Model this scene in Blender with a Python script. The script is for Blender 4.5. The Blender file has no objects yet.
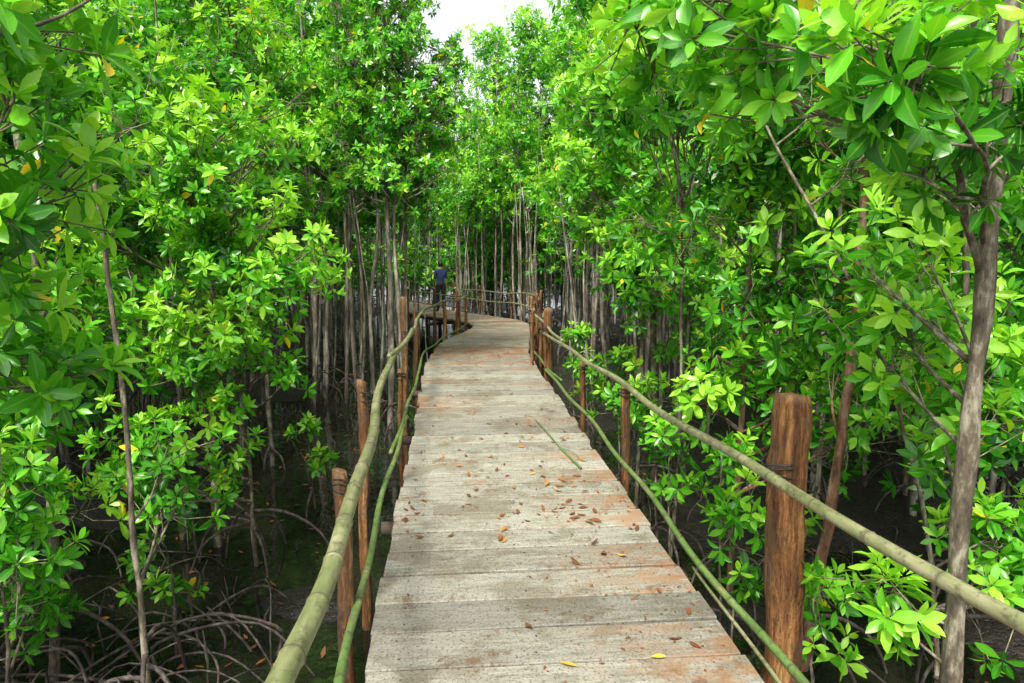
import bpy, math, random
import numpy as np
from mathutils import Vector, Matrix
R = np.random.default_rng(11)
random.seed(5)
scene = bpy.context.scene
COL = scene.collection
GZ = -1.0   # water level

# ------------------------------------------------------------------ helpers
def nrm(v):
    return v / np.maximum(np.linalg.norm(v, axis=-1, keepdims=True), 1e-9)

class MB:
    def __init__(s):
        s.v=[]; s.q=[]; s.a=[]; s.b=[]; s.m=[]; s.n=0
    def add(s, V, Q, a=0.0, b=0.0, mi=0):
        V=np.asarray(V,float); Q=np.asarray(Q,int)
        s.v.append(V); s.q.append(Q+s.n)
        s.a.append(np.broadcast_to(np.asarray(a,float),(len(V),)))
        s.b.append(np.broadcast_to(np.asarray(b,float),(len(V),)))
        s.m.append(np.full(len(Q),mi,int)); s.n+=len(V)
    def mesh(s, name, mats, smooth=True):
        V=np.concatenate(s.v); Q=np.concatenate(s.q); M=np.concatenate(s.m)
        me=bpy.data.meshes.new(name)
        me.vertices.add(len(V)); me.vertices.foreach_set("co", V.astype(np.float32).ravel())
        me.loops.add(Q.size); me.loops.foreach_set("vertex_index", Q.astype(np.int32).ravel())
        me.polygons.add(len(Q)); me.polygons.foreach_set("loop_start", (np.arange(len(Q))*4).astype(np.int32))
        me.polygons.foreach_set("material_index", M.astype(np.int32))
        me.polygons.foreach_set("use_smooth", np.full(len(Q), smooth))
        me.update(calc_edges=True)
        for nm,arr in (("tint",np.concatenate(s.a)),("edge",np.concatenate(s.b))):
            at=me.attributes.new(nm,'FLOAT','POINT'); at.data.foreach_set("value",arr.astype(np.float32))
        for m in mats: me.materials.append(m)
        return me

def obj(name, data=None, parent=None, loc=None, rot=None, scale=None):
    o=bpy.data.objects.new(name,data); COL.objects.link(o)
    if parent is not None: o.parent=parent
    if loc is not None: o.location=loc
    if rot is not None: o.rotation_euler=rot
    if scale is not None: o.scale=scale
    return o

def catmull(P, n):
    P=np.asarray(P,float)
    if len(P)==2:
        t=np.linspace(0,1,n)[:,None]; return P[0]*(1-t)+P[1]*t
    E=np.vstack([2*P[0]-P[1],P,2*P[-1]-P[-2]])
    u=np.linspace(0,len(P)-1-1e-6,n); i=u.astype(int); f=(u-i)[:,None]
    a,b,c,d=E[i],E[i+1],E[i+2],E[i+3]
    return .5*((2*b)+(c-a)*f+(2*a-5*b+4*c-d)*f**2+(3*b-a-3*c+d)*f**3)

def tube(P, r, k=6, rough=0.0, cap=True):
    P=np.asarray(P,float); r=np.broadcast_to(np.asarray(r,float),(len(P),)).copy()
    if cap:
        d0=nrm(P[0]-P[1]); d1=nrm(P[-1]-P[-2])
        P=np.vstack([P[0]+d0*1e-3,P,P[-1]+d1*1e-3]); r=np.concatenate([[r[0]*.02],r,[r[-1]*.02]])
    T=nrm(np.gradient(P,axis=0))
    if cap: T[0]=T[1]; T[-1]=T[-2]
    mt=nrm(T.mean(axis=0))
    ref=np.array([1.,0,0]) if abs(mt[0])<.7 else np.array([0,0,1.])
    X=nrm(ref-(T@ref)[:,None]*T); Y=np.cross(T,X)
    an=np.arange(k)/k*2*math.pi
    rr=r[:,None]*(1+rough*R.normal(size=(len(P),k)))
    V=P[:,None,:]+rr[:,:,None]*(np.cos(an)[None,:,None]*X[:,None,:]+np.sin(an)[None,:,None]*Y[:,None,:])
    n=len(P); i=np.arange(n-1)[:,None]*k; j=np.arange(k)[None,:]; j2=(j+1)%k
    Q=np.stack([i+j,i+j2,i+k+j2,i+k+j],-1).reshape(-1,4)
    return V.reshape(-1,3),Q

# ------------------------------------------------------------------ materials
def mat(name):
    m=bpy.data.materials.new(name); m.use_nodes=True
    nt=m.node_tree; nt.nodes.clear()
    out=nt.nodes.new('ShaderNodeOutputMaterial'); bs=nt.nodes.new('ShaderNodeBsdfPrincipled')
    nt.links.new(bs.outputs[0],out.inputs[0]); return m,nt,bs,out
def N(nt,t,**kw):
    n=nt.nodes.new(t)
    for k,v in kw.items(): setattr(n,k,v)
    return n
def ramp(nt,src,stops,interp='LINEAR'):
    r=N(nt,'ShaderNodeValToRGB'); cr=r.color_ramp; cr.interpolation=interp
    while len(cr.elements)<len(stops): cr.elements.new(.5)
    for e,(p,c) in zip(cr.elements,stops):
        e.position=p; e.color=(c[0],c[1],c[2],1) if not np.isscalar(c) else (c,c,c,1)
    nt.links.new(src,r.inputs[0]); return r.outputs[0]
def attr(nt,n): 
    a=N(nt,'ShaderNodeAttribute'); a.attribute_name=n; return a.outputs['Fac']
def noise(nt,scale,det=4,rough=.6,vec=None,stretch=None):
    n=N(nt,'ShaderNodeTexNoise'); n.inputs['Scale'].default_value=scale
    n.inputs['Detail'].default_value=det; n.inputs['Roughness'].default_value=rough
    tc=N(nt,'ShaderNodeTexCoord'); v=tc.outputs['Object']
    if stretch:
        mp=N(nt,'ShaderNodeMapping'); mp.inputs['Scale'].default_value=stretch
        nt.links.new(v,mp.inputs[0]); v=mp.outputs[0]
    nt.links.new(v,n.inputs['Vector']); return n.outputs['Fac']
def mix(nt,f,a,b,bt='MIX'):
    m=N(nt,'ShaderNodeMix',data_type='RGBA',blend_type=bt)
    for s,v in ((m.inputs[0],f),(m.inputs[6],a),(m.inputs[7],b)):
        if hasattr(v,'is_linked'): nt.links.new(v,s)
        elif np.isscalar(v): s.default_value=v
        else: s.default_value=(*v,1)
    return m.outputs[2]
def math_(nt,op,a,b=0.0):
    m=N(nt,'ShaderNodeMath',operation=op)
    for s,v in ((m.inputs[0],a),(m.inputs[1],b)):
        if hasattr(v,'is_linked'): nt.links.new(v,s)
        else: s.default_value=v
    return m.outputs[0]
def bump(nt,bs,h,st=.3,dist=.01):
    b=N(nt,'ShaderNodeBump'); b.inputs['Strength'].default_value=st; b.inputs['Distance'].default_value=dist
    nt.links.new(h,b.inputs['Height']); nt.links.new(b.outputs[0],bs.inputs['Normal'])

def leaf_mat(name, stops, rough=.30, trans=.35, hi=True):
    m,nt,bs,out=mat(name); nt.nodes.remove(bs)
    c=ramp(nt,attr(nt,'tint'),stops)
    if hi:
        e=attr(nt,'edge')
        rib=ramp(nt,e,[(0,1.0),(.16,0.0)])
        c=mix(nt,math_(nt,'MULTIPLY',rib,.5),c,(.28,.48,.07))
    df=N(nt,'ShaderNodeBsdfDiffuse'); nt.links.new(c,df.inputs[0])
    tr=N(nt,'ShaderNodeBsdfTranslucent')
    g=mix(nt,1.0,c,(1.55,1.45,.5),'MULTIPLY'); nt.links.new(g,tr.inputs[0])
    ms=N(nt,'ShaderNodeMixShader'); ms.inputs[0].default_value=trans
    nt.links.new(df.outputs[0],ms.inputs[1]); nt.links.new(tr.outputs[0],ms.inputs[2])
    gl=N(nt,'ShaderNodeBsdfGlossy'); gl.inputs['Roughness'].default_value=rough
    gl.inputs[0].default_value=(.85,.9,.78,1)
    lw=N(nt,'ShaderNodeLayerWeight'); lw.inputs[0].default_value=.5
    fac=math_(nt,'ADD',math_(nt,'MULTIPLY',math_(nt,'POWER',lw.outputs['Facing'],4.0),.24),.035)
    m2=N(nt,'ShaderNodeMixShader'); nt.links.new(fac,m2.inputs[0])
    nt.links.new(ms.outputs[0],m2.inputs[1]); nt.links.new(gl.outputs[0],m2.inputs[2]); nt.links.new(m2.outputs[0],out.inputs[0])
    return m
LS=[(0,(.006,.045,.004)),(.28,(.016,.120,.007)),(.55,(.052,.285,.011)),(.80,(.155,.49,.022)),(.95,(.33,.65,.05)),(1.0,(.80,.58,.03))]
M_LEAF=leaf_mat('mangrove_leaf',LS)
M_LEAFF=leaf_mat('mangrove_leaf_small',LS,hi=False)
M_LITTER=leaf_mat('dry_leaf',[(0,(.10,.035,.014)),(.4,(.24,.075,.02)),(.7,(.48,.2,.035)),(1,(.7,.5,.05))],.6,.1,False)

def bark(name,c1,c2,c3,sc=9,bst=.6):
    m,nt,bs,out=mat(name)
    n1=noise(nt,sc,5,.7,stretch=(1,1,.35))
    c=ramp(nt,n1,[(.36,c1),(.5,c2),(.62,c3)])
    nt.links.new(c,bs.inputs['Base Color']); bs.inputs['Roughness'].default_value=.85
    bump(nt,bs,n1,bst,.015); return m
M_BARK=bark('mangrove_bark',(.028,.022,.015),(.10,.08,.05),(.27,.25,.18),14,.9)
M_BARKF=bark('pale_bark',(.05,.042,.03),(.17,.145,.11),(.42,.39,.32),5)
M_BARKR=bark('reddish_bark',(.05,.022,.012),(.17,.08,.04),(.28,.20,.14),12,.9)
M_ROOT=bark('root_bark',(.02,.014,.012),(.055,.04,.033),(.12,.10,.085),14)
M_TWIG=bark('twig_bark',(.06,.05,.03),(.14,.13,.07),(.24,.22,.14),20,.2)

def post_mat():
    m,nt,bs,out=mat('debarked_post_wood')
    n1=noise(nt,16,8,.75,stretch=(1,1,.07)); n2=noise(nt,6,6,.7,stretch=(1,1,.5)); n3=noise(nt,45,5,.7,stretch=(1,1,.3))
    c=ramp(nt,n1,[(.36,(.028,.013,.007)),(.46,(.15,.062,.021)),(.55,(.31,.145,.048)),(.66,(.50,.30,.125))])
    c=mix(nt,ramp(nt,n2,[(.48,0.),(.56,.75)]),c,(.12,.075,.042))
    c=mix(nt,ramp(nt,n3,[(.5,0.),(.66,.75)]),c,(.042,.025,.015))
    c=mix(nt,math_(nt,'MULTIPLY',attr(nt,'tint'),.8),c,(.26,.16,.085))
    nt.links.new(c,bs.inputs['Base Color']); bs.inputs['Roughness'].default_value=.75
    bs.inputs['Specular IOR Level'].default_value=.25
    bump(nt,bs,math_(nt,'ADD',n1,math_(nt,'ADD',n2,n3)),1.0,.025); return m
M_POST=post_mat()
def bamboo_mat(name,ca,cb,cc):
    m,nt,bs,out=mat(name)
    n1=noise(nt,5,4,.6,stretch=(3,.6,3)); n2=noise(nt,40,3,.7,stretch=(1,.2,1)); n3=noise(nt,25,4,.7)
    c=ramp(nt,n1,[(.3,ca),(.5,cb),(.7,cc)])
    c=mix(nt,ramp(nt,n2,[(.5,0.),(.75,.7)]),c,(.08,.065,.035))
    c=mix(nt,ramp(nt,n3,[(.52,0.),(.64,.7)]),c,(.07,.06,.04))
    c=mix(nt,attr(nt,'tint'),c,(.05,.04,.025))
    nt.links.new(c,bs.inputs['Base Color']); bs.inputs['Roughness'].default_value=.45
    bump(nt,bs,n2,.2,.005); return m
M_BAM=bamboo_mat('weathered_bamboo',(.12,.15,.05),(.21,.22,.10),(.34,.31,.19))
M_BAMG=bamboo_mat('green_bamboo',(.07,.15,.03),(.12,.20,.05),(.23,.22,.09))

def plank_mat():
    m,nt,bs,out=mat('weathered_plank')
    fine=noise(nt,28,6,.75,stretch=(.14,1,1)); big=noise(nt,1.6,6,.7); mid=noise(nt,6,6,.75,stretch=(.6,1,1)); spk=noise(nt,70,4,.75)
    c=ramp(nt,fine,[(.32,(.14,.13,.095)),(.5,(.275,.26,.205)),(.68,(.40,.385,.315))])
    c=mix(nt,ramp(nt,mid,[(.44,0.),(.56,.6)]),c,(.32,.31,.26))
    c=mix(nt,ramp(nt,big,[(.50,0.),(.57,.65)]),c,(.165,.14,.095))
    c=mix(nt,ramp(nt,spk,[(.52,0.),(.64,.85)]),c,(.065,.052,.037))
    st=noise(nt,2.6,8,.85)
    c=mix(nt,ramp(nt,st,[(.555,0.),(.61,.75)]),c,(.13,.065,.030))
    st2=noise(nt,1.1,7,.8,stretch=(1,1.3,1))
    c=mix(nt,ramp(nt,st2,[(.58,0.),(.66,.55)]),c,(.22,.11,.045))
    c=mix(nt,math_(nt,'MULTIPLY',attr(nt,'edge'),ramp(nt,mid,[(.45,.0),(.56,1.)])),c,(.27,.115,.035))
    tv=ramp(nt,attr(nt,'tint'),[(0,.66),(1,1.12)])
    c=mix(nt,1.0,c,tv,'MULTIPLY')
    nt.links.new(c,bs.inputs['Base Color']); bs.inputs['Roughness'].default_value=.75
    bs.inputs['Specular IOR Level'].default_value=.3
    bump(nt,bs,math_(nt,'ADD',fine,math_(nt,'MULTIPLY',spk,.5)),.7,.008); return m
M_PLANK=plank_mat()
def simple(name,c,r=.7,sc=20,var=.4):
    m,nt,bs,out=mat(name); n=noise(nt,sc,4)
    cc=mix(nt,math_(nt,'MULTIPLY',n,var),c,tuple(x*.35 for x in c))
    nt.links.new(cc,bs.inputs['Base Color']); bs.inputs['Roughness'].default_value=r; bump(nt,bs,n,.2,.004); return m
M_BEAM=simple('dark_beam_wood',(.08,.055,.038),.8)
M_ROPE=simple('black_binding',(.02,.02,.018),.6)
M_NAIL=simple('rusty_nail',(.05,.028,.018),.5)

def mud_mat():
    m,nt,bs,out=mat('swamp_mud'); n1=noise(nt,3,5,.7); n2=noise(nt,22,4,.7)
    c=ramp(nt,n1,[(.3,(.006,.005,.004)),(.55,(.014,.012,.008)),(.75,(.028,.022,.015))])
    c=mix(nt,ramp(nt,n2,[(.5,0.),(.7,.6)]),c,(.04,.03,.019))
    nt.links.new(c,bs.inputs['Base Color']); nt.links.new(ramp(nt,n2,[(.3,.12),(.7,.6)]),bs.inputs['Roughness'])
    bump(nt,bs,math_(nt,'ADD',n1,n2),.9,.04); return m
M_MUD=mud_mat()
def water_mat():
    m,nt,bs,out=mat('swamp_water'); n1=noise(nt,3.5,3,.5); n2=noise(nt,1.4,5,.7)
    nt.links.new(ramp(nt,n2,[(.4,(.006,.008,.005)),(.6,(.018,.019,.011))]),bs.inputs['Base Color'])
    bs.inputs['Roughness'].default_value=.02
    bs.inputs['IOR'].default_value=1.6
    bump(nt,bs,n1,.22,.03); return m
M_WATER=water_mat()

# ------------------------------------------------------------------ leaves
def leaf_template(hi):
    if hi:
        t=np.array([0,.12,.36,.64,.87,1.]); w=np.array([.016,.06,.182,.195,.10,.008])
        V=[];E=[]
        for a,b in zip(t,w):
            up=-.16*a*a+.05*a
            for s in (-1,0,1):
                V.append((a,s*b,up+abs(s)*b*.28)); E.append(abs(s))
        Q=[]
        for i in range(len(t)-1):
            for j in (0,1):
                k=i*3+j; Q.append((k,k+1,k+4,k+3))
        return np.array(V),np.array(Q),np.array(E,float)
    t=np.array([0,.42,1.]); w=np.array([.05,.23,.03]); V=[];Q=[]
    for a,b in zip(t,w):
        up=-.15*a*a
        V+= [(a,-b,up),(a,b,up)]
    for i in range(2):
        k=i*2; Q.append((k,k+1,k+3,k+2))
    return np.array(V),np.array(Q),np.full(6,.6)
T_HI=leaf_template(True); T_LO=leaf_template(False)

def place_leaves(mb,base,d,s,u,ln,bend,tt,hi):
    TV,TQ,TE=T_HI if hi else T_LO; n=len(base); nv=len(TV)
    V=base[:,None,:]+ln[:,None,None]*(TV[:,0][None,:,None]*d[:,None,:]+TV[:,1][None,:,None]*s[:,None,:]+(TV[:,2][None,:]*bend[:,None])[...,None]*u[:,None,:])
    Q=(TQ[None]+np.arange(n)[:,None,None]*nv).reshape(-1,4)
    mb.add(V.reshape(-1,3),Q,np.repeat(tt,nv),np.tile(TE,n))

def rosettes(mb,P,A,L,m,hi,tint,yellow=.007):
    P=np.asarray(P);A=nrm(np.asarray(A)); n=len(P)
    if n==0: return
    ref=np.where(np.abs(A[:,2:3])<.8,np.array([[0,0,1.]]),np.array([[1.,0,0]]))
    B=nrm(np.cross(A,ref)); C=np.cross(A,B)
    k=np.arange(m)[None,:]
    az=R.uniform(0,6.28,(n,1))+2.4*k+R.normal(0,.25,(n,m))
    al=np.radians(20+68*((k+1)/m)**.8+R.normal(0,12,(n,m)))
    ln=L*(.62+.42*((k+1)/m)**.6)*R.uniform(.75,1.12,(n,m))*R.uniform(.78,1.2,(n,1))
    rad=np.cos(az)[...,None]*B[:,None]+np.sin(az)[...,None]*C[:,None]
    d=np.cos(al)[...,None]*A[:,None]+np.sin(al)[...,None]*rad
    d=nrm(d+np.array([0,0,-.10])*((k+1)/m)[...,None]**2)
    u=A[:,None]-(A[:,None]*d).sum(-1,keepdims=True)*d
    u=nrm(nrm(u)+R.normal(0,.3,(n,m,3))); u=nrm(u-(u*d).sum(-1,keepdims=True)*d)
    s=np.cross(u,d)
    base=P[:,None]-A[:,None]*(L*.28*(k/m))[...,None]+d*(L*.08)
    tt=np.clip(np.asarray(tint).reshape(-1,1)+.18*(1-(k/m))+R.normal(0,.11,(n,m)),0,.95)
    tt=np.where(R.random((n,m))<yellow,1.0,tt)
    f=lambda x:x.reshape(-1,3)
    place_leaves(mb,f(base),f(d),f(s),f(u),ln.reshape(-1),R.normal(1,.8,n*m),tt.reshape(-1),hi)

def lying_leaves(mb,P,L,tt,hi=True,tilt=.12):
    n=len(P); a=R.uniform(0,6.28,n)
    d=nrm(np.c_[np.cos(a),np.sin(a),np.abs(R.normal(0,tilt,n))])
    u=nrm(np.c_[R.normal(0,tilt,n),R.normal(0,tilt,n),np.ones(n)]); u=nrm(u-(u*d).sum(1,keepdims=True)*d)
    place_leaves(mb,P,d,np.cross(u,d),u,L*R.uniform(.7,1.2,n),R.choice([-1.,1.],n)*R.uniform(.3,1.2,n)-.2,np.asarray(tt,float),hi)

def grow(trunks,lobes,L=.11,hi=False,m=8,twigs=True,roots=0,ground=GZ,tint=.5,barkmi=0,root_r=1.0,br=.013,k=7,rh=(.2,.6)):
    W=MB();F=MB(); tp=[]
    for ctrl,r0,r1 in trunks:
        n=max(8,len(ctrl)*5); P=catmull(ctrl,n); P[1:]+=R.normal(0,.006,(n-1,3))
        rad=np.linspace(r0,r1,n)*(1+.07*R.normal(size=n))
        V,Q=tube(P,rad,k,.04); W.add(V,Q,0,0,barkmi); tp.append(np.c_[P,rad])
    TP=np.vstack(tp)
    for lobe in lobes:
        c,r,n=lobe[:3]; LL=lobe[3] if len(lobe)>3 else L
        c=np.array(c,float); r=np.array(r,float)
        K=max(2,n//8)
        D=nrm(R.normal(size=(K,3)))*(R.random((K,1))**.42)*.9
        H=c+D*r; sd=.52*r.mean()/K**(1/3)
        for h in H:
            dv=TP[:,:3]-h; hor=np.linalg.norm(dv[:,:2],axis=1)
            cost=np.linalg.norm(dv,axis=1)+2.5*np.maximum(0,dv[:,2]+.45*hor)
            st=TP[np.argmin(cost)]; a=st[:3]
            mid=(a+h)/2+np.array([0,0,-.06])*np.linalg.norm(h-a)+R.normal(0,.05,3)*np.linalg.norm(h-a)
            nb=7; BP=catmull([a,mid,h],nb)
            r0=min(br*(.6+.5*np.linalg.norm(h-a)),st[3]*.7+.002)
            V,Q=tube(BP,np.linspace(r0,br*.35,nb),5 if hi else 3,cap=False); W.add(V,Q,0,0,barkmi)
            q=max(2,int(R.poisson(n/K)))
            P=h+R.normal(0,sd,(q,3))
            A=.7*nrm(P-h)+.45*nrm(P-c)+np.array([0,0,.55])+R.normal(0,.22,(q,3)); A=nrm(A)
            if twigs:
                for p,ax in zip(P,A):
                    s=BP[R.integers(nb//2,nb)]
                    V,Q=tube(np.array([s,(s+p)/2-ax*.05+R.normal(0,.02,3),p-ax*.02]),[.0045,.0035,.003] if hi else [.006,.005,.004],4 if hi else 3,cap=False); W.add(V,Q,0,0,2)
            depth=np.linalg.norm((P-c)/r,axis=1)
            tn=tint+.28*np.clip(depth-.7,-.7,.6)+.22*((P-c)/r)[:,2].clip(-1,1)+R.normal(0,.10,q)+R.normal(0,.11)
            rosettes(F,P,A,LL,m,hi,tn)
    if roots:
        for ctrl,r0,r1 in trunks:
            b=np.array(ctrl[0],float); t0=R.uniform(0,6.28)
            if b[2]>ground+.3: continue
            for i in range(roots):
                a=t0+i*6.28/roots+R.normal(0,.3); h=R.uniform(*rh); rr=R.uniform(.5,1.4)*h*root_r+.1
                dv=np.array([math.cos(a),math.sin(a),0])
                z0=ground+h
                tt=np.clip((z0-b[2])/(ctrl[1][2]-b[2]+1e-6),0,1); s=b+(np.array(ctrl[1])-b)*tt
                pts=[s,s+dv*rr*.35+np.array([0,0,-.02]),s+dv*rr*.75+np.array([0,0,-h*.45]),s+dv*rr]
                pts[3][2]=ground-.15
                V,Q=tube(catmull(pts,10),np.linspace(.017,.010,10),5,.05); W.add(V,Q,0,0,1)
    return W,F

def make_tree(name,loc=(0,0,0),bark_m=M_BARK,meshes=None,rot=0,sc=1,parent=None,**kw):
    if meshes is None:
        W,F=grow(**kw)
        wm=W.mesh('trunk_mesh',[bark_m,M_ROOT,M_TWIG]); fm=F.mesh('foliage_mesh',[M_LEAF if kw.get('hi') else M_LEAFF])
    else: wm,fm=meshes
    e=obj(name,None,parent,loc,(0,0,rot),(sc,sc,sc) if np.isscalar(sc) else sc)
    obj('trunk',wm,e); obj('foliage',fm,e)
    return e,(wm,fm)

# ------------------------------------------------------------------ path
ctrl=np.array([(.45,-3,0),(.45,3,0),(.45,8,0),(.45,11.3,0),(.62,13.6,-.03),(1.02,15.9,-.09),(1.28,17.7,-.15),(1.1,19.4,-.2),(.45,21.0,-.24),(-.35,22.4,-.25),(-1.15,24.0,-.25),(-1.6,25.8,-.25),(-1.7,27.4,-.25)])
path=catmull(ctrl,1200)
seg=np.r_[0,np.cumsum(np.linalg.norm(np.diff(path,axis=0),axis=1))]
def at(s):
    p=np.array([np.interp(s,seg,path[:,i]) for i in range(3)])
    q=np.array([np.interp(s+.05,seg,path[:,i]) for i in range(3)])-p
    t=nrm(q); side=nrm(np.array([t[1],-t[0],0])); return p,t,side   # side = right
HW=.87
S_of_Y=lambda y: float(np.interp(y,path[:,1],seg))

board=obj('boardwalk')
pm=bpy.data.meshes.new('planks'); V=[];Fc=[];TI=[];ED=[]
nails=MB()
s=.3; pw=.30
while s<seg[-1]-.4:
    w=pw+R.uniform(-.03,.03); 
    p,t,sd=at(s+w/2); yy=p[1]
    hwid=HW-.12*np.clip((yy-14)/3,0,1)
    l=hwid+R.uniform(-.025,.025); r=hwid+R.uniform(-.025,.025)
    g=.007+R.uniform(0,.006); hw=w/2-g; th=.045; c=.005
    prof=[(-hw,-th),(-hw,-c),(-hw+c,0),(hw-c,0),(hw,-c),(hw,-th)]
    dz=R.uniform(-.004,.004); tl=R.normal(0,.002); sk=R.normal(0,.006)
    b=len(V); ns=12
    st=.95*math.exp(-((yy-12.6)/.9)**2) if R.random()<.85 else 0
    sc_=1 if R.random()<.7 else -1
    if R.random()<.5: st=max(st,.7)
    wob=np.cumsum(R.normal(0,.0014,ns+1))
    for i in range(ns+1):
        f=i/ns; x=-l+(l+r)*f
        for (a,z) in prof:
            aa=a+wob[i]+sk*(f-.5)
            V.append(p+sd*x+t*aa+np.array([0,0,z+dz+tl*(a/hw)])); 
        e_=st if yy>11 else st*max(0,(sc_*(f-.5)*2))
        ED+= [e_]*6
    ti=np.clip(R.normal(.6,.28),0,1); TI+= [ti]*(6*(ns+1))
    for i in range(ns):
        for j in range(6):
            j2=(j+1)%6; Fc.append((b+i*6+j,b+i*6+j2,b+(i+1)*6+j2,b+(i+1)*6+j))
    Fc.append(tuple(b+j for j in range(6))[::-1]); Fc.append(tuple(b+ns*6+j for j in range(6)))
    if yy<12:
        for x in (-.72,-.05,.72):
            for a in (-.08,.08):
                q=p+sd*(x+R.normal(0,.012))+t*(a+R.normal(0,.01))+np.array([0,0,dz])
                vv,qq=tube([q,q+np.array([0,0,.0025])],[.0065,.0055],8); nails.add(vv,qq)
    s+=w
pm.from_pydata([tuple(v) for v in V],[],Fc)
for nm,arr in (('tint',TI),('edge',ED)):
    a_=pm.attributes.new(nm,'FLOAT','POINT'); a_.data.foreach_set('value',np.array(arr,np.float32))
pm.materials.append(M_PLANK); obj('planks',pm,board); obj('nail_heads',nails.mesh('nail_heads',[M_NAIL]),board)
bm_=MB(); 
for off in (-.62,0,.62):
    P=[]
    for s in np.arange(.2,seg[-1]-.3,.5):
        p,t,sd=at(s); P.append(p+sd*off+np.array([0,0,-.105]))
    v,q=tube(P,.055,6,.03); bm_.add(v,q)
for s in np.arange(.9,seg[-1]-.5,2.4):
    p,t,sd=at(s)
    v,q=tube([p-sd*1.0+np.array([0,0,-.215]),p+sd*1.0+np.array([0,0,-.215])],.05,8,.03); bm_.add(v,q)
    for off in (-.7,.7):
        v,q=tube([p+sd*off+t*.11+np.array([0,0,-2.0]),p+sd*off+t*.11+np.array([0,0,-.16])],.06,9,.04); bm_.add(v,q)
obj('support_beams',bm_.mesh('beams',[M_BEAM]),board)

# ------------------------------------------------------------------ railings
def bamboo(mb,ctrl,r0,r1,mi=0,node=.33):
    P0=catmull(ctrl,400); L=np.r_[0,np.cumsum(np.linalg.norm(np.diff(P0,axis=0),axis=1))]
    nd=R.uniform(.1,node)
    ss=list(np.arange(0,L[-1],.08)); kk=[0]*len(ss)
    while nd<L[-1]-.03:
        for d,k in ((-.016,.1),(-.006,1),(0,2),(.006,1),(.016,.1)): ss.append(nd+d); kk.append(k)
        nd+=node*R.uniform(.85,1.2)
    o=np.argsort(ss); ss=np.array(ss)[o]; kk=np.array(kk)[o]
    P=np.stack([np.interp(ss,L,P0[:,i]) for i in range(3)],1)
    rad=np.interp(ss,[0,L[-1]],[r0,r1])*(1+.07*kk)
    P[:,0]+=.012*np.sin(ss*3.1+R.uniform(0,6)); P[:,2]+=.011*np.sin(ss*2.3+R.uniform(0,6))
    v,q=tube(P,rad,12); tn=np.repeat(np.r_[0,np.clip(kk*.4,0,.7),0],12); mb.add(v,q,tn,0,mi)
def post(mb,x,y,top,r,lean=(0,0),bot=-1.7):
    n=60; z=np.linspace(bot,top,n); f=(z-bot)/(top-bot); k=20
    P=np.c_[x+lean[0]*(f-1)+.010*np.sin(z*5+x),y+lean[1]*(f-1)+.010*np.cos(z*4),z]
    rad=r*(1.10-.1*f)*(1+.035*np.sin(z*9+x*7)+.02*np.sin(z*23+y)); rad[-1]*=.9
    v,q=tube(P,rad,k,.0)
    an=np.arange(k)/k*2*math.pi; ph=R.uniform(0,6.28,4)
    fl_=(.05*np.sin(2*an+ph[0])+.045*np.sin(3*an+ph[1])+.025*np.sin(7*an+ph[2]))
    ctr=np.vstack([P[:1],P,P[-1:]]); vv=v.reshape(-1,k,3)
    zz=ctr[:,2][:,None]; m_=fl_[None,:]*(1+.5*np.sin(zz*4+ph[3]))+.025*np.sin(zz*13+an*2)+R.normal(0,.012,(len(ctr),k))
    for kn in range(4):
        kz=R.uniform(0,top); ka=R.uniform(0,6.28)
        m_=m_+.2*np.exp(-((zz-kz)/.035)**2-((np.angle(np.exp(1j*(an[None,:]-ka))))/.4)**2)
    vv=ctr[:,None,:]+(vv-ctr[:,None,:])*(1+m_[...,None])
    vv[-3:,:,2]+= .012*np.sin(an+ph[0])[None,:]
    tn=np.zeros(len(v)); tn[-k:]=1.0; tn[-2*k:-k]=.6
    mb.add(vv.reshape(-1,3),q,tn)
def binding(mb,p,r,axis='z'):
    for j in range(3):
        a=np.linspace(0,2*math.pi,15); ph=R.uniform(-.35,.35)
        P=np.c_[p[0]+r*np.cos(a),p[1]+r*np.sin(a),p[2]+(j-1)*.012+.03*np.sin(a+ph)*(1 if j%2 else -1)]
        v,q=tube(P,.005,5,cap=False); mb.add(v,q,0,0,0)
def offp(y_or_s,off,z,is_s=False):
    s=y_or_s if is_s else S_of_Y(y_or_s)
    p,t,sd=at(s); return tuple(p+sd*off+np.array([0,0,z]))

rl=obj('bamboo_railing'); B=MB(); PO=MB(); BD=MB()
far=[offp(y,-.90,z) for y,z in ((12,.80),(14,.8),(16,.74),(18,.78))]
bamboo(B,[(-.42,.4,.84),(-.445,1.6,.82),(-.44,2.4,.79),(-.455,3.5,.78),(-.53,4.8,.80),(-.58,6.2,.82),(-.54,7.6,.83),(-.50,8.8,.84)],.036,.024)
bamboo(B,[(-.60,6.6,.85),(-.51,8.4,.82),(-.50,10.3,.84),(-.5,11.5,.81)]+far[1:],.024,.017)
bamboo(B,[(-.47,.3,.03),(-.475,2.0,.045),(-.50,3.2,.05),(-.53,4.4,.03),(-.52,6,.06),(-.50,7.5,.05)],.024,.019,1)
bamboo(B,[(-.56,6.2,.03),(-.52,8,.08),(-.49,10,.06),(-.50,11.6,.08)]+[offp(y,-.9,.06) for y in (14,16,18)],.02,.015,1)
for (x,y,t,r,ln) in ((-.57,3.45,.78,.040,(-.02,0)),(-.66,5.1,.92,.038,(.03,.02)),(-.60,8.7,1.26,.036,(.02,0)),(-.58,7.6,.55,.03,(0,0)),(-.59,11.2,.9,.034,(0,0))):
    post(PO,x,y,t,r,ln); binding(BD,(x+.02,y,min(t-.07,.80)),r+.018); 
sA=S_of_Y(14.5)
for s in np.arange(sA,seg[-1]-1.2,1.75):
    p=offp(s,-.94,0,True); post(PO,p[0],p[1],p[2]+.80+R.uniform(-.05,.12),.034)
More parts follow.
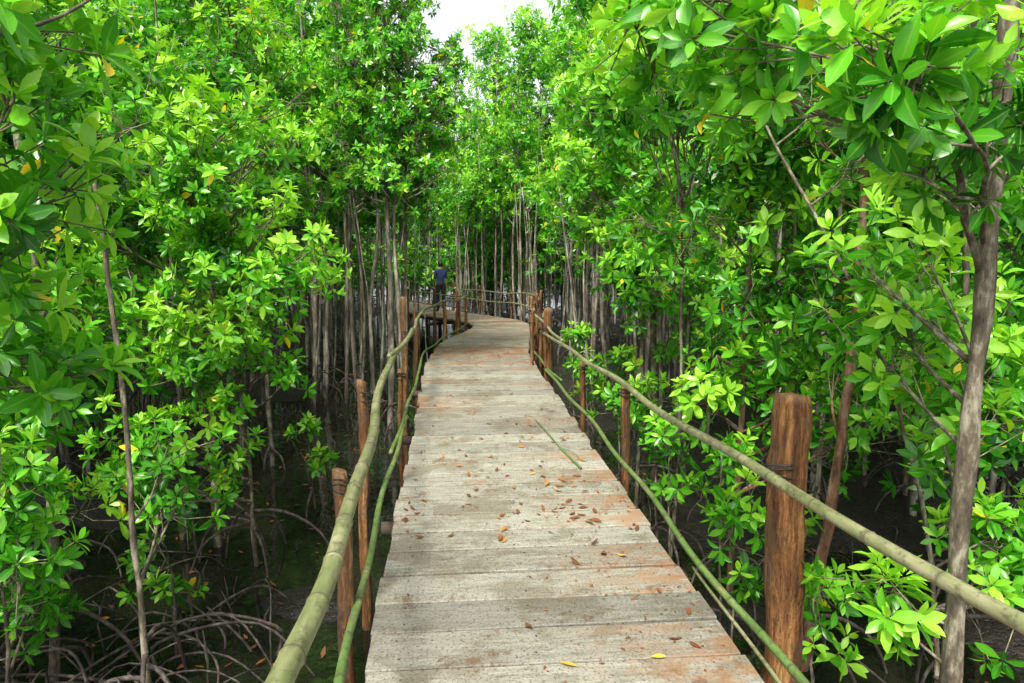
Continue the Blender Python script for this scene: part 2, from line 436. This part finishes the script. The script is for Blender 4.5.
for zz in (.72,.38):
    bamboo(B,[offp(s,-.90,zz+R.normal(0,.02),True) for s in np.arange(S_of_Y(17.5),seg[-1]-1.2,1.3)],.02,.018)
obj('rails',B.mesh('rails',[M_BAM,M_BAMG]),rl); obj('posts',PO.mesh('posts',[M_POST]),rl); obj('bindings',BD.mesh('bindings',[M_ROPE]),rl)
rr_=obj('bamboo_railing'); B=MB(); PO=MB(); BD=MB()
bamboo(B,[(1.50,.9,.98),(1.47,1.9,.90),(1.45,2.9,.84),(1.41,4.2,.80),(1.36,5.6,.78),(1.34,7.4,.73),(1.33,9.2,.66),(1.33,10.4,.62)],.026,.019)
bamboo(B,[(1.38,8.7,.69),(1.38,10.3,.73),(1.38,11.4,.74)]+[offp(y,.92,.74) for y in (13,14.5,16.5,18.2)],.02,.018)
bamboo(B,[(1.50,1.2,.02),(1.49,2.6,.03),(1.46,4,.01),(1.45,5.4,.06),(1.42,7,.09),(1.38,8.6,.1),(1.37,10.2,.07)],.022,.018,1)
bamboo(B,[(1.42,9,.12),(1.38,11,.1)]+[offp(y,.92,.08) for y in (13,15,17,18.2)],.018,.016,1)
bamboo(B,[(1.40,2.1,-.02),(1.42,3.1,-.03),(1.46,4.0,-.05)],.012,.008,0)
for (x,y,t,r,ln) in ((1.635,3.2,1.18,.088,(-.06,.02)),(1.56,6.1,.66,.040,(0,0)),(1.40,10.1,.98,.066,(0,0)),(1.28,10.95,.9,.03,(.12,.1)),(1.5,7.9,.55,.032,(0,0)),(1.48,13.0,.95,.036,(0,0))):
    post(PO,x,y,t,r,ln); binding(BD,(x-.02,y,min(t-.08,.82 if y<5 else .66)),r+.016)
for s in np.arange(sA+.5,seg[-1]-1.2,1.75):
    p=offp(s,.96,0,True); post(PO,p[0],p[1],p[2]+.85+R.uniform(-.05,.12),.034)
for zz in (.74,.4):
    bamboo(B,[offp(s,.92,zz+R.normal(0,.02),True) for s in np.arange(S_of_Y(17.8),seg[-1]-1.2,1.3)],.02,.018)
obj('rails',B.mesh('rails',[M_BAM,M_BAMG]),rr_); obj('posts',PO.mesh('posts',[M_POST]),rr_); obj('bindings',BD.mesh('bindings',[M_ROPE]),rr_)

# ------------------------------------------------------------------ ground, water
def axis_grid(lo,hi,step,far_):
    a=list(np.arange(lo,hi+1e-6,step)); d=step; 
    x=hi
    while x<far_: d*=1.6; x+=d; a.append(x)
    d=step; x=lo
    while x>-far_: d*=1.6; x-=d; a.insert(0,x)
    return np.array(a)
gx=axis_grid(-9,9,.12,400); gy=axis_grid(0,22,.12,400)
X,Y=np.meshgrid(gx,gy,indexing='ij')
Z=np.zeros_like(X)
for i in range(26):
    f=R.uniform(.5,7); an=R.uniform(0,6.28); Z+=np.sin(f*(X*math.cos(an)+Y*math.sin(an))+R.uniform(0,6.28))*.035/(f**.6)*1.2
near=np.exp(-((X+1.8)/1.5)**2)*.20
Z=GZ-.02+Z*.9-near+.04*np.clip(np.abs(X-.4)-3,0,2)+.03*(X>1)
nx,ny=X.shape; i=np.arange(nx-1)[:,None]*ny+np.arange(ny-1)[None,:]
Q=np.stack([i,i+ny,i+ny+1,i+1],-1).reshape(-1,4)
g=MB(); g.add(np.stack([X,Y,Z],-1).reshape(-1,3),Q); obj('mud_ground',g.mesh('mud',[M_MUD]))
w=MB(); w.add([(-420,-420,GZ),(420,-420,GZ),(420,420,GZ),(-420,420,GZ)],[(0,1,2,3)]); obj('swamp_water',w.mesh('water',[M_WATER]))

lt=MB(); n=1100
P=np.c_[R.uniform(-5,6,n),R.uniform(1.5,16,n),np.full(n,GZ+.008)+R.uniform(0,.02,n)]
P=P[(P[:,0]<-.7)|(P[:,0]>1.6)]
lying_leaves(lt,P,.075,R.uniform(0,.5,len(P))**1.2,False,.2)
obj('leaf_litter',lt.mesh('litter',[M_LITTER]))
fl=MB()
L0=[(.86,4.75,.2),(.93,4.68,.1),(.9,4.9,.25),(.97,4.82,.05),(.83,4.66,.3),(1.0,4.7,.2),(.90,4.58,.1),(.93,4.1,.3),(1.0,4.05,.85),(.86,4.2,.05),(.55,2.9,.85),(.9,2.95,.9),(.8,5.35,.5),(.9,5.4,.55),(.72,5.3,.6),(1.05,5.5,.3),(.1,6.2,.3),(.78,7.2,.4),(1.1,3.1,.15),(1.16,3.0,.1),(1.12,3.6,.4),(.6,6.4,.7),(-.2,4.4,.2),(1.1,6.6,.3),(1.15,5.9,.6),(.88,5.0,.15),(.94,4.6,.22),(.81,4.85,.3),(.7,4.8,.65),(.62,5.6,.8),(.98,5.15,.12),(1.2,3.3,.2),(.35,3.3,.1),(.75,3.9,.12),(.2,5.1,.3)]
L0=np.array(L0); lying_leaves(fl,np.c_[L0[:,:2],np.full(len(L0),.009)],.085,L0[:,2],True,.16)
n=210; P=np.c_[R.uniform(-.38,1.28,n),R.uniform(4.2,14,n),np.full(n,.008)]; lying_leaves(fl,P,.062,R.uniform(0,.75,n)**1.3,True,.12)
n=220; P=np.c_[np.clip(R.normal(.9,.3,n),-.3,1.27),R.uniform(2.6,7.5,n),np.full(n,.007)]; lying_leaves(fl,P,.026,R.uniform(0,.5,n),True,.1)
n=80; P=np.c_[np.clip(R.normal(.4,.4,n),-.35,1.27),R.normal(12.6,.7,n),np.full(n,.008)]; lying_leaves(fl,P,.07,R.uniform(.1,.6,n),True,.15)
obj('fallen_leaves',fl.mesh('fallen',[M_LITTER]))
tw=MB(); v,q=tube(catmull([(.89,7.4,.012),(.97,6.6,.02),(1.0,6.3,.012),(1.08,5.7,.014)],14),np.linspace(.005,.011,14),6); tw.add(v,q)
v,q=tube(catmull([(1.0,6.3,.015),(1.08,6.1,.03),(1.12,6.0,.012)],6),.004,5); tw.add(v,q)
obj('fallen_twig',tw.mesh('twig',[M_BAMG]))

def root_tangle(name,areas):
    rt=MB()
    for (x0,x1,y0,y1,n,h) in areas:
        for _ in range(n):
            a=np.array([R.uniform(x0,x1),R.uniform(y0,y1),GZ+R.uniform(0,h)])
            an=R.uniform(0,6.28); L=R.uniform(.5,1.6); dv=np.array([math.cos(an),math.sin(an)*.8,0])
            b=a+dv*L*.5+np.array([R.normal(0,.1),R.normal(0,.1),R.uniform(.0,.18)]); c=a+dv*L; c[2]=GZ-.1
            P=catmull([a-np.array([0,0,.25]),a,b,c],16)
            if P[:,0].max()>-.72 and P[:,0].min()<1.6: continue
            v,q=tube(P,np.linspace(.012,.006,16)*R.uniform(.6,1.3),5,.05); rt.add(v,q)
    obj(name,rt.mesh('roots',[M_ROOT]))
root_tangle('mangrove_roots',[(-3.6,-1.2,3.0,5.2,85,.25),(-4.5,-2.4,5.6,11,30,.25)])
root_tangle('mangrove_roots',[(2.1,4.2,2,8,30,.2)])
pn=MB()
for _ in range(120):
    x=R.uniform(-4,-.9) if R.random()<.7 else R.uniform(1.7,4); y=R.uniform(3,13); h=R.uniform(.08,.5)
    v,q=tube([(x,y,GZ-.2),(x+R.normal(0,.03),y,GZ+h*.5),(x+R.normal(0,.05),y+R.normal(0,.04),GZ+h)],[.010,.007,.004],5); pn.add(v,q)
obj('aerial_root_shoots',pn.mesh('shoots',[M_ROOT]))

# ------------------------------------------------------------------ near trees
T='mangrove_tree'
make_tree(T,k=9,hi=True,L=.125,m=9,tint=.52,roots=3,
  trunks=[([(-2.15,2.9,-1.2),(-2.1,2.85,.4),(-2.0,2.8,1.6),(-1.8,2.75,2.9)],.03,.015),([(-2.1,2.85,.5),(-1.75,2.5,1.4),(-1.4,2.1,2.0),(-1.0,2.1,2.9)],.014,.006)],
  lobes=[((-1.55,2.45,2.15),(.42,.45,.45),80,.13),((-1.1,1.85,2.45),(.2,.22,.2),12,.12),((-1.55,2.4,2.85),(.5,.5,.35),50,.13),((-1.8,2.7,1.45),(.35,.5,.35),44),((-1.05,2.5,2.85),(.25,.35,.2),16)])
make_tree(T,k=10,hi=True,L=.11,m=9,tint=.44,roots=4,
  trunks=[([(-1.78,3.95,-1.2),(-1.84,4,.2),(-1.86,4.05,1.0),(-1.95,4.1,2.4)],.020,.012),([(-2.7,4.6,-1.2),(-2.6,4.6,.4),(-2.5,4.5,1.6),(-2.6,4.5,3.4)],.035,.018),([(-3.1,4.2,-1.2),(-3.1,4.2,-.3),(-3.0,4.15,.6)],.02,.008),([(-2.45,3.7,-1.2),(-2.4,3.7,-.4),(-2.35,3.65,.9)],.016,.007)],
  lobes=[((-2.45,4.4,1.25),(.5,.6,.6),100),((-2.65,4.3,.2),(.5,.6,.5),95),((-1.9,4.6,.35),(.35,.4,.35),30),((-2.3,4.4,2.6),(.6,.6,.7),80),((-3.0,4.1,-.1),(.5,.5,.5),60),((-2.35,3.65,.35),(.35,.35,.5),55)])
make_tree(T,hi=True,L=.11,m=10,tint=.66,roots=5,
  trunks=[([(-2.3,6.7,-1.2),(-2.25,6.6,.3),(-2.15,6.5,1.6),(-2.2,6.5,3.2)],.04,.016),([(-1.8,6.2,-1.2),(-1.85,6.3,.2),(-1.95,6.4,1.6)],.022,.01),([(-2.7,6.9,-1.2),(-2.6,6.8,.6),(-2.6,6.8,2.4)],.028,.01)],
  lobes=[((-2.05,6.4,2.6),(.8,.7,.6),215),((-1.82,6.2,1.75),(.8,.65,.6),235),((-1.92,6.0,.95),(.70,.6,.45),160),((-2.35,5.7,.25),(.62,.5,.45),105),((-2.8,6.6,1.6),(.6,.6,1.1),110)])
make_tree(T,L=.115,m=9,tint=.60,roots=5,
  trunks=[([(-2.9,9.6,-1.2),(-2.8,9.6,1),(-2.8,9.7,3),(-2.7,9.7,5.3)],.05,.02),([(-2.4,9.2,-1.2),(-2.45,9.3,1),(-2.5,9.4,3.4)],.035,.015)],
  lobes=[((-2.5,9.4,2.9),(1.0,.9,.75),260),((-2.7,9.6,4.1),(1.15,1.0,.8),290),((-2.9,9.8,5.1),(.9,.9,.6),120),((-2.9,9.3,1.6),(.8,.8,.7),120)])
make_tree(T,L=.10,m=9,tint=.53,roots=4,bark_m=M_BARKF,k=9,
  trunks=[([(-1.0,11.0,-1.2),(-.95,11,1),(-.98,11,2.6),(-1.0,11.2,6.2)],.055,.02),([(-.75,10.6,-1.2),(-.8,10.7,.8),(-.85,10.8,2.4),(-.6,11,4.6)],.042,.015),([(-1.25,11.3,-1.2),(-1.3,11.2,.8),(-1.15,11.2,2.4),(-1.5,11.3,5)],.042,.015),([(-.78,11.6,-1.2),(-.75,11.6,1.4),(-.7,11.6,3.4)],.032,.015)],
  lobes=[((-.85,11.0,2.95),(1.1,.9,.55),400),((-.68,11.1,3.8),(1.25,.95,.7),560),((-.85,11.2,4.8),(1.2,.95,.75),500),((-1.1,11.3,5.8),(1.0,.9,.7),300),((-1.5,11.2,3.6),(.6,.8,.9),150)])
make_tree(T,hi=True,L=.12,m=9,tint=.61,roots=4,
  trunks=[([(2.3,7.6,-1.2),(2.25,7.6,.5),(2.2,7.6,2),(2.3,7.7,4.8)],.045,.018),([(1.95,7.1,-1.2),(2.0,7.2,.6),(2.05,7.3,2.2)],.025,.012),([(2.7,7.8,-1.2),(2.7,7.8,1),(2.7,7.8,3.6)],.035,.015)],
  lobes=[((1.60,7.1,2.5),(.65,.7,.55),160),((1.92,7.3,3.4),(.92,.8,.7),220),((1.88,7.2,1.6),(.5,.6,.45),100),((2.6,7.5,1.3),(.7,.7,.9),110),((2.15,7.7,4.6),(1.0,.9,.7),180),((2.0,6.9,.45),(.35,.5,.35),34)])
make_tree(T,hi=True,L=.12,m=9,tint=.54,roots=4,bark_m=M_BARKR,k=10,
  trunks=[([(2.35,4.3,-1.2),(2.5,4.3,.0),(2.62,4.35,1.2),(2.66,4.4,2.6),(2.6,4.4,4.2)],.042,.022),([(2.3,5.4,-1.2),(2.3,5.3,.5),(2.25,5.2,2.2),(2.1,5.2,3.6)],.026,.014)],
  lobes=[((2.55,4.9,1.7),(.7,.7,.7),140),((2.3,5.1,.85),(.55,.6,.4),75),((2.1,5.0,2.6),(.75,.6,.6),140),((2.9,4.6,2.8),(.8,.7,.7),110),((2.1,5.0,3.6),(.9,.7,.6),120),((3.1,5.2,.8),(.6,.7,.7),70)])
make_tree(T,k=14,hi=True,L=.13,m=9,tint=.60,roots=3,br=.012,rh=(.1,.35),
  trunks=[([(2.18,2.74,-1.2),(2.22,2.75,0),(2.23,2.77,1.2),(2.26,2.8,2.4),(2.26,2.85,4)],.045,.032),
          ([(2.24,2.8,1.75),(1.9,2.6,2.25),(1.5,2.5,2.62),(1.0,2.8,2.85),(.75,3.0,2.9)],.015,.006),
          ([(2.24,2.8,1.9),(1.8,2.3,2.2),(1.3,1.95,2.4)],.011,.005)],
  lobes=[((1.45,2.5,2.58),(.5,.4,.22),60,.13),((1.0,2.85,2.80),(.4,.35,.22),40,.12),((1.28,1.95,2.38),(.35,.25,.16),22,.12),((1.95,2.45,2.35),(.35,.35,.3),44,.13),((1.7,2.4,3.1),(.8,.5,.35),24),((.85,2.5,2.72),(.28,.3,.12),15,.12),((2.05,2.85,.28),(.22,.25,.16),16),((2.6,3.2,.9),(.35,.4,.55),40),((2.35,3.6,1.6),(.4,.4,.5),40)])
make_tree(T,hi=True,L=.12,m=8,tint=.56,roots=3,k=8,
  trunks=[([(2.9,3.6,-1.2),(2.75,3.7,.3),(2.4,3.9,1.5),(1.9,4.3,2.7)],.016,.008),([(3.3,4,-1.2),(3.2,4,.6),(2.9,3.8,2.2),(2.7,3.6,3.6)],.028,.012),([(1.95,5.9,-1.2),(2.0,5.9,.5),(1.95,5.9,2.2)],.02,.01)],
  lobes=[((3.1,3.9,1.2),(.5,.6,.8),100),((2.9,3.9,2.6),(.7,.6,.6),90),((1.9,4.3,2.9),(.5,.5,.35),50),((1.85,5.9,2.0),(.4,.45,.6),70),((3.2,3.6,.1),(.5,.5,.4),60),((1.8,5.7,3.1),(.6,.6,.6),90)])
# young mangroves along the right edge (and a few on the left)
for (x,y,h,n) in ((1.80,4.2,.15,16),(1.95,4.8,.35,18),(1.78,5.5,.3,18),(1.9,6.3,.1,16),(1.75,7.0,.4,20),(1.95,8.0,.5,22),(1.8,9.2,.3,20),(2.1,3.7,-.2,12),(2.35,4.4,-.1,14),(1.85,10.6,.5,24),(-1.6,7.6,-.1,14),(-2.1,5.0,-.25,12)):
    make_tree('mangrove_seedling',k=6,hi=True,L=.12,m=8,tint=.56,roots=2,br=.007,rh=(.1,.25),
      trunks=[([(x+.06,y,-1.2),(x+.03,y+.03,-.5),(x,y,h+.05)],.012,.005)],
      lobes=[((x,y,h),(.20,.24,.2),n),((x+.08,y+.05,h-.4),(.16,.18,.14),6)])

# ------------------------------------------------------------------ shared variants
def variant(kind,seed):
    if kind=='tall':
        h=R.uniform(8.6,10.2); c0=R.uniform(3.7,4.3); nst=3
        tr=[];lb=[]
        for i in range(nst):
            a=R.uniform(0,6.28); d=R.uniform(.05,.55); x,y=d*math.cos(a),d*math.sin(a); hh=h*R.uniform(.8,1) if i else h
            tr.append(([(x,y,-.2),(x+R.normal(0,.08),y+R.normal(0,.08),hh*.3),(x*1.2+R.normal(0,.1),y*1.2,hh*.6),(x*1.5,y*1.5,hh-.4)],R.uniform(.032,.055),.012))
        z=c0
        while z<h:
            f=(z-c0)/(h-c0); r=1.35*(1-.4*f)
            lb.append(((R.normal(0,.3),R.normal(0,.3),z),(r,r,.7),int(170*(1-.35*f)))); z+=1.0
        W,F=grow(tr,lb,L=.14,m=8,twigs=False,roots=3,ground=0.0,tint=.60,k=5)
    elif kind=='low':
        h=R.uniform(5.5,7.0); tr=[];lb=[]
        for i in range(3):
            a=R.uniform(0,6.28); d=R.uniform(.1,.5); x,y=d*math.cos(a),d*math.sin(a)
            tr.append(([(x,y,-.2),(x*1.2,y*1.2,h*.3),(x*1.5,y*1.2,h*.6),(x*1.5,y*1.5,h-.4)],R.uniform(.03,.045),.012))
        z=1.5
        while z<h:
            f=(z-1.5)/(h-1.5); r=1.25*(1-.3*f)
            lb.append(((R.normal(0,.3),R.normal(0,.3),z),(r,r,.7),int(140*(1-.3*f)))); z+=.9
        W,F=grow(tr,lb,L=.135,m=8,twigs=False,roots=4,ground=0.0,tint=.48,k=5)
    else:
        tr=[]
        for i in range(4):
            x,y=R.normal(0,.5,2); h=R.uniform(4,5.5)
            tr.append(([(x,y,-.2),(x+R.normal(0,.15),y+R.normal(0,.15),h*.4),(x+R.normal(0,.3),y+R.normal(0,.3),h)],R.uniform(.018,.04),.012))
        W,F=grow(tr,[((0,0,4.6),(.9,.9,.6),60),((0.2,0,2.6),(.7,.7,.5),12)],L=.15,m=7,twigs=False,roots=2,ground=0.0,tint=.45,k=5)
    return (W.mesh('trunk_'+kind,[M_BARKF,M_ROOT,M_TWIG]),F.mesh('foliage_'+kind,[M_LEAFF]))
TALL=[variant('tall',i) for i in range(5)]; LOW=[variant('low',i) for i in range(4)]; BARE=[variant('bare',i) for i in range(4)]

def pdist(x,y): return np.min(np.hypot(path[:,0]-x,path[:,1]-y))
forest=obj('mangrove_forest')
def put(kind,x,y,sc=1,parent=None,name=None):
    arr={'t':TALL,'l':LOW,'b':BARE}[kind]; ms=arr[R.integers(len(arr))]
    make_tree(name or 'tree_cluster',(x,y,GZ),meshes=ms,rot=R.uniform(0,6.28),sc=(sc,sc,sc*R.uniform(.92,1.08)),parent=parent)
for k_,x,y,s_ in (('l',-4.2,6.0,.95),('l',-4.6,8.6,1.05),('l',-3.7,11.5,1.0),('t',-2.6,13.4,.95),('t',3.2,11.0,.8),('l',3.9,7.2,1.0),('l',4.3,5.0,1.0),('t',3.0,14.5,.85),('l',3.5,9.5,.95),('t',3.2,17.5,.95),('l',-4.3,3.8,.9),('l',4.5,3.0,.9),('b',2.7,12.5,.9),('b',-2.0,14.0,1),('t',-1.9,16.8,.9),('t',1.3,24.5,.98),('t',.4,26.5,1.0),('t',2.4,22.5,.95),('l',-.6,29.6,1),('l',-1.8,30.2,1),('l',.6,28.6,1),('l',-3.1,29.6,1),('b',.4,24.9,1),('b',.9,25.6,1),('l',-1.2,31.5,1)):
    put(k_,x,y,s_,None,T)
pts=[(1.3,24.5),(.4,26.5),(2.4,22.5),(-.6,29.6),(-1.8,30.2),(.6,28.6),(-3.1,29.6),(-1.2,31.5)]
tries=0
while tries<7000 and len(pts)<290:
    tries+=1
    y=R.uniform(3,38); x=R.uniform(-6-.28*y,7+.33*y)
    d=pdist(x,y)
    if d<1.75: continue
    if y<12 and -3.6<x<3.4: continue
    if y<13 and abs(x)<4.8: continue
    if 13<y<22 and abs(x+.3)<.75 : continue     # clearing beside the walkway
    ms_=.95 if y<27 else 1.1
    if any((x-a)**2+(y-b)**2<ms_**2 for a,b in pts): continue
    pts.append((x,y))
    if y>27: k_='l' if R.random()<.7 else 't'
    elif y>13: k_='t' if R.random()<.42 else 'b'
    else: k_='l' if R.random()<.55 else 't'
    if abs(x)>7+.1*y and y>13 and R.random()<.4: k_='l'
    put(k_,x,y,R.uniform(.88,1.08),forest)

# ------------------------------------------------------------------ person
def skinned(name,verts,edges,radii,root=0,sub=2):
    me=bpy.data.meshes.new(name); me.from_pydata(verts,edges,[]); o=obj(name,me)
    bpy.context.view_layer.objects.active=o
    md=o.modifiers.new('skin','SKIN')
    for i,r in enumerate(radii):
        sv=me.skin_vertices[0].data[i]; sv.radius=(r,r) if np.isscalar(r) else r; sv.use_root=(i==root)
    sb=o.modifiers.new('sub','SUBSURF'); sb.levels=sub; sb.render_levels=sub
    dg=bpy.context.evaluated_depsgraph_get(); dg.update()
    m2=bpy.data.meshes.new_from_object(o.evaluated_get(dg)); o.modifiers.clear(); o.data=m2
    for p in m2.polygons: p.use_smooth=True
    return o
M_SKIN=simple('skin',(.36,.20,.13),.5,30,.15); M_SHIRT=simple('navy_shirt',(.025,.045,.12),.85,40,.4)
M_PANTS=simple('black_trousers',(.012,.012,.015),.85,40,.4); M_HAIR=simple('black_hair',(.008,.007,.006),.45,80,.5); M_SHOE=simple('dark_shoe',(.03,.025,.02),.6)
M_EYE=simple('eye_white',(.7,.7,.68),.3,5,.05)
man=obj('person_standing')
v=[(0,0,.93),(0,.0,1.05),(0,-.01,1.2),(0,-.015,1.36),(0,0,1.46),(0,.01,1.53),
   (-.17,-.01,1.385),(-.215,.0,1.13),(-.17,.13,.93),(-.155,.17,.87),
   (.17,-.01,1.385),(.225,-.01,1.13),(.235,.04,.89),(.235,.055,.82),
   (-.09,0,.90),(-.11,.03,.49),(-.11,-.01,.09),(-.12,.10,.045),
   (.09,0,.90),(.11,.0,.49),(.13,-.04,.09),(.15,.07,.045)]
e=[(0,1),(1,2),(2,3),(3,4),(4,5),(3,6),(6,7),(7,8),(8,9),(3,10),(10,11),(11,12),(12,13),(0,14),(14,15),(15,16),(16,17),(0,18),(18,19),(19,20),(20,21)]
r=[(.15,.11),(.135,.10),(.15,.11),(.14,.10),(.06,.06),(.052,.055),.062,.05,.036,.03,.062,.05,.036,.03,.095,.066,.05,.038,.095,.066,.05,.038]
body=skinned('body',v,e,r)
for m_ in (M_SHIRT,M_PANTS,M_SKIN,M_SHOE): body.data.materials.append(m_)
for p in body.data.polygons:
    c=p.center
    if c.z<.075: k_=3
    elif c.z<.95 and abs(c.x)<.2 and not (c.y>.09 and c.z>.8) and not(c.x>.185 and c.z>.75): k_=1
    elif c.z>1.46: k_=2
    elif (abs(c.x)>.155 and c.z<1.12) : k_=2
    else: k_=0
    p.material_index=k_
body.parent=man
def hand(nm,w,dirv,out):
    w=np.array(w);d=nrm(np.array(dirv));o_=nrm(np.array(out)); nn=np.cross(d,o_)
    hv=[w,w+d*.045,w+d*.085];he=[(0,1),(1,2)];hr=[.024,(.034,.018),(.034,.016)]
    for i,(f,L) in enumerate(zip((-.028,-.010,.010,.028),(.062,.072,.068,.052))):
        b=len(hv); s_=w+d*.08+o_*f; hv+= [s_,s_+d*L*.5+nn*.006,s_+d*L*.9+nn*.026]; he+=[(2,b),(b,b+1),(b+1,b+2)]; hr+=[.0095,.0085,.0075]
    b=len(hv); hv+=[w+d*.03-o_*.035,w+d*.065-o_*.055+nn*.012]; he+=[(1,b),(b,b+1)]; hr+=[.012,.009]
    h=skinned(nm,[tuple(x) for x in hv],he,hr,1); h.data.materials.append(M_SKIN); h.parent=man
hand('hand_l',(-.155,.17,.87),(.1,.45,-.8),(0.1,1,.5)); hand('hand_r',(.235,.055,.82),(0,.15,-1),(0,1,.15))
def headmesh():
    n,mm=24,18; vs=[];fs=[]
    for j in range(mm+1):
        th=math.pi*j/mm
        for i in range(n):
            ph=2*math.pi*i/n; x=math.sin(th)*math.cos(ph); y=math.sin(th)*math.sin(ph); z=math.cos(th)
            X_=.074*x; Y_=.092*y; Z_=.112*z
            if z<-.1: X_*=1-.28*(-z-.1); Y_=Y_*(1-.2*(-z)) + (.006 if y>0 else .0)
            if y>.93 and -.45<z<.12: Y_+=.016*(1-abs(z+.2)/.4)*(1 if abs(x)<.25 else 0)
            if y>.75 and .02<z<.25 and .2<abs(x)<.6: Y_-=.006
            vs.append((X_,Y_,Z_))
    for j in range(mm):
        for i in range(n):
            a=j*n+i;b=j*n+(i+1)%n; fs.append((a,b,b+n,a+n))
    return vs,fs
vs,fs=headmesh(); hm=bpy.data.meshes.new('head'); hm.from_pydata(vs,[],fs); hm.materials.append(M_SKIN)
for p in hm.polygons: p.use_smooth=True
hd=obj('head',hm,man,(0,.02,1.60),(math.radians(-8),0,math.radians(12)))
hv=[];
for (x,y,z) in vs:
    k_=1.11+.03*math.sin(x*90)*math.cos(z*70+y*50); hv.append((x*k_,y*k_-.004,z*k_+.003))
hf=[f for f in fs if (lambda c:(c[2]>.055) or (c[1]<.015 and c[2]>-.06))(np.mean([vs[i] for i in f],axis=0))]
hm2=bpy.data.meshes.new('hair'); hm2.from_pydata(hv,[],hf); hm2.materials.append(M_HAIR)
for p in hm2.polygons: p.use_smooth=True
obj('hair',hm2,hd)
fe=MB()
for sx in (-1,1):
    vv,qq=tube([(sx*.076,-.004,.022),(sx*.088,-.01,.012),(sx*.086,-.008,-.012),(sx*.076,0,-.022)],[.008,.012,.010,.007],8); fe.add(vv,qq,0,0,0)
    vv,qq=tube([(sx*.028,.078,.012),(sx*.028,.090,.012)],[.012,.006],8); fe.add(vv,qq,0,0,1)
    vv,qq=tube([(sx*.045,.080,.032),(sx*.016,.09,.034)],[.004,.004],6); fe.add(vv,qq,0,0,2)
vv,qq=tube([(-.022,.080,-.055),(0,.088,-.056),(.022,.080,-.055)],[.003,.006,.003],6); fe.add(vv,qq,0,0,0)
obj('face_features',fe.mesh('face',[M_SKIN,M_EYE,M_HAIR]),hd)
man.location=(-.36,22.45,-.245+0.012); man.rotation_euler=(0,0,math.radians(25)); man.scale=(.95,.95,.95)

# ------------------------------------------------------------------ light, sky, camera
EL,AZ=math.radians(54),math.radians(205)   # azimuth from +Y clockwise
wd=bpy.data.worlds.new("World"); scene.world=wd; wd.use_nodes=True; nt=wd.node_tree
bg=nt.nodes['Background']; sky=nt.nodes.new('ShaderNodeTexSky'); sky.sky_type='NISHITA'; sky.sun_disc=False
sky.sun_elevation=EL; sky.sun_rotation=AZ; sky.air_density=1.0; sky.dust_density=4.0; sky.ozone_density=1.0
hs=nt.nodes.new('ShaderNodeHueSaturation'); hs.inputs['Saturation'].default_value=.2; hs.inputs['Value'].default_value=2.2
nt.links.new(sky.outputs[0],hs.inputs['Color']); nt.links.new(hs.outputs[0],bg.inputs[0]); bg.inputs[1].default_value=.15
sun=bpy.data.lights.new('sun','SUN'); sun.energy=4.9; sun.angle=math.radians(10); sun.color=(1,.96,.86)
so=obj('sun',sun); d=Vector((math.sin(AZ)*math.cos(EL),math.cos(AZ)*math.cos(EL),math.sin(EL)))
so.rotation_euler=d.to_track_quat('Z','Y').to_euler()
cam=bpy.data.cameras.new('camera'); cam.lens=24.6; cam.sensor_width=36; cam.clip_end=1000; cam.clip_start=.05
co=obj('camera',cam); co.location=(0,0,1.9); co.rotation_euler=(math.radians(90-7.85),0,math.radians(-4.9))
scene.camera=co
scene.view_settings.view_transform='Standard'; scene.view_settings.look='None'; scene.view_settings.exposure=0
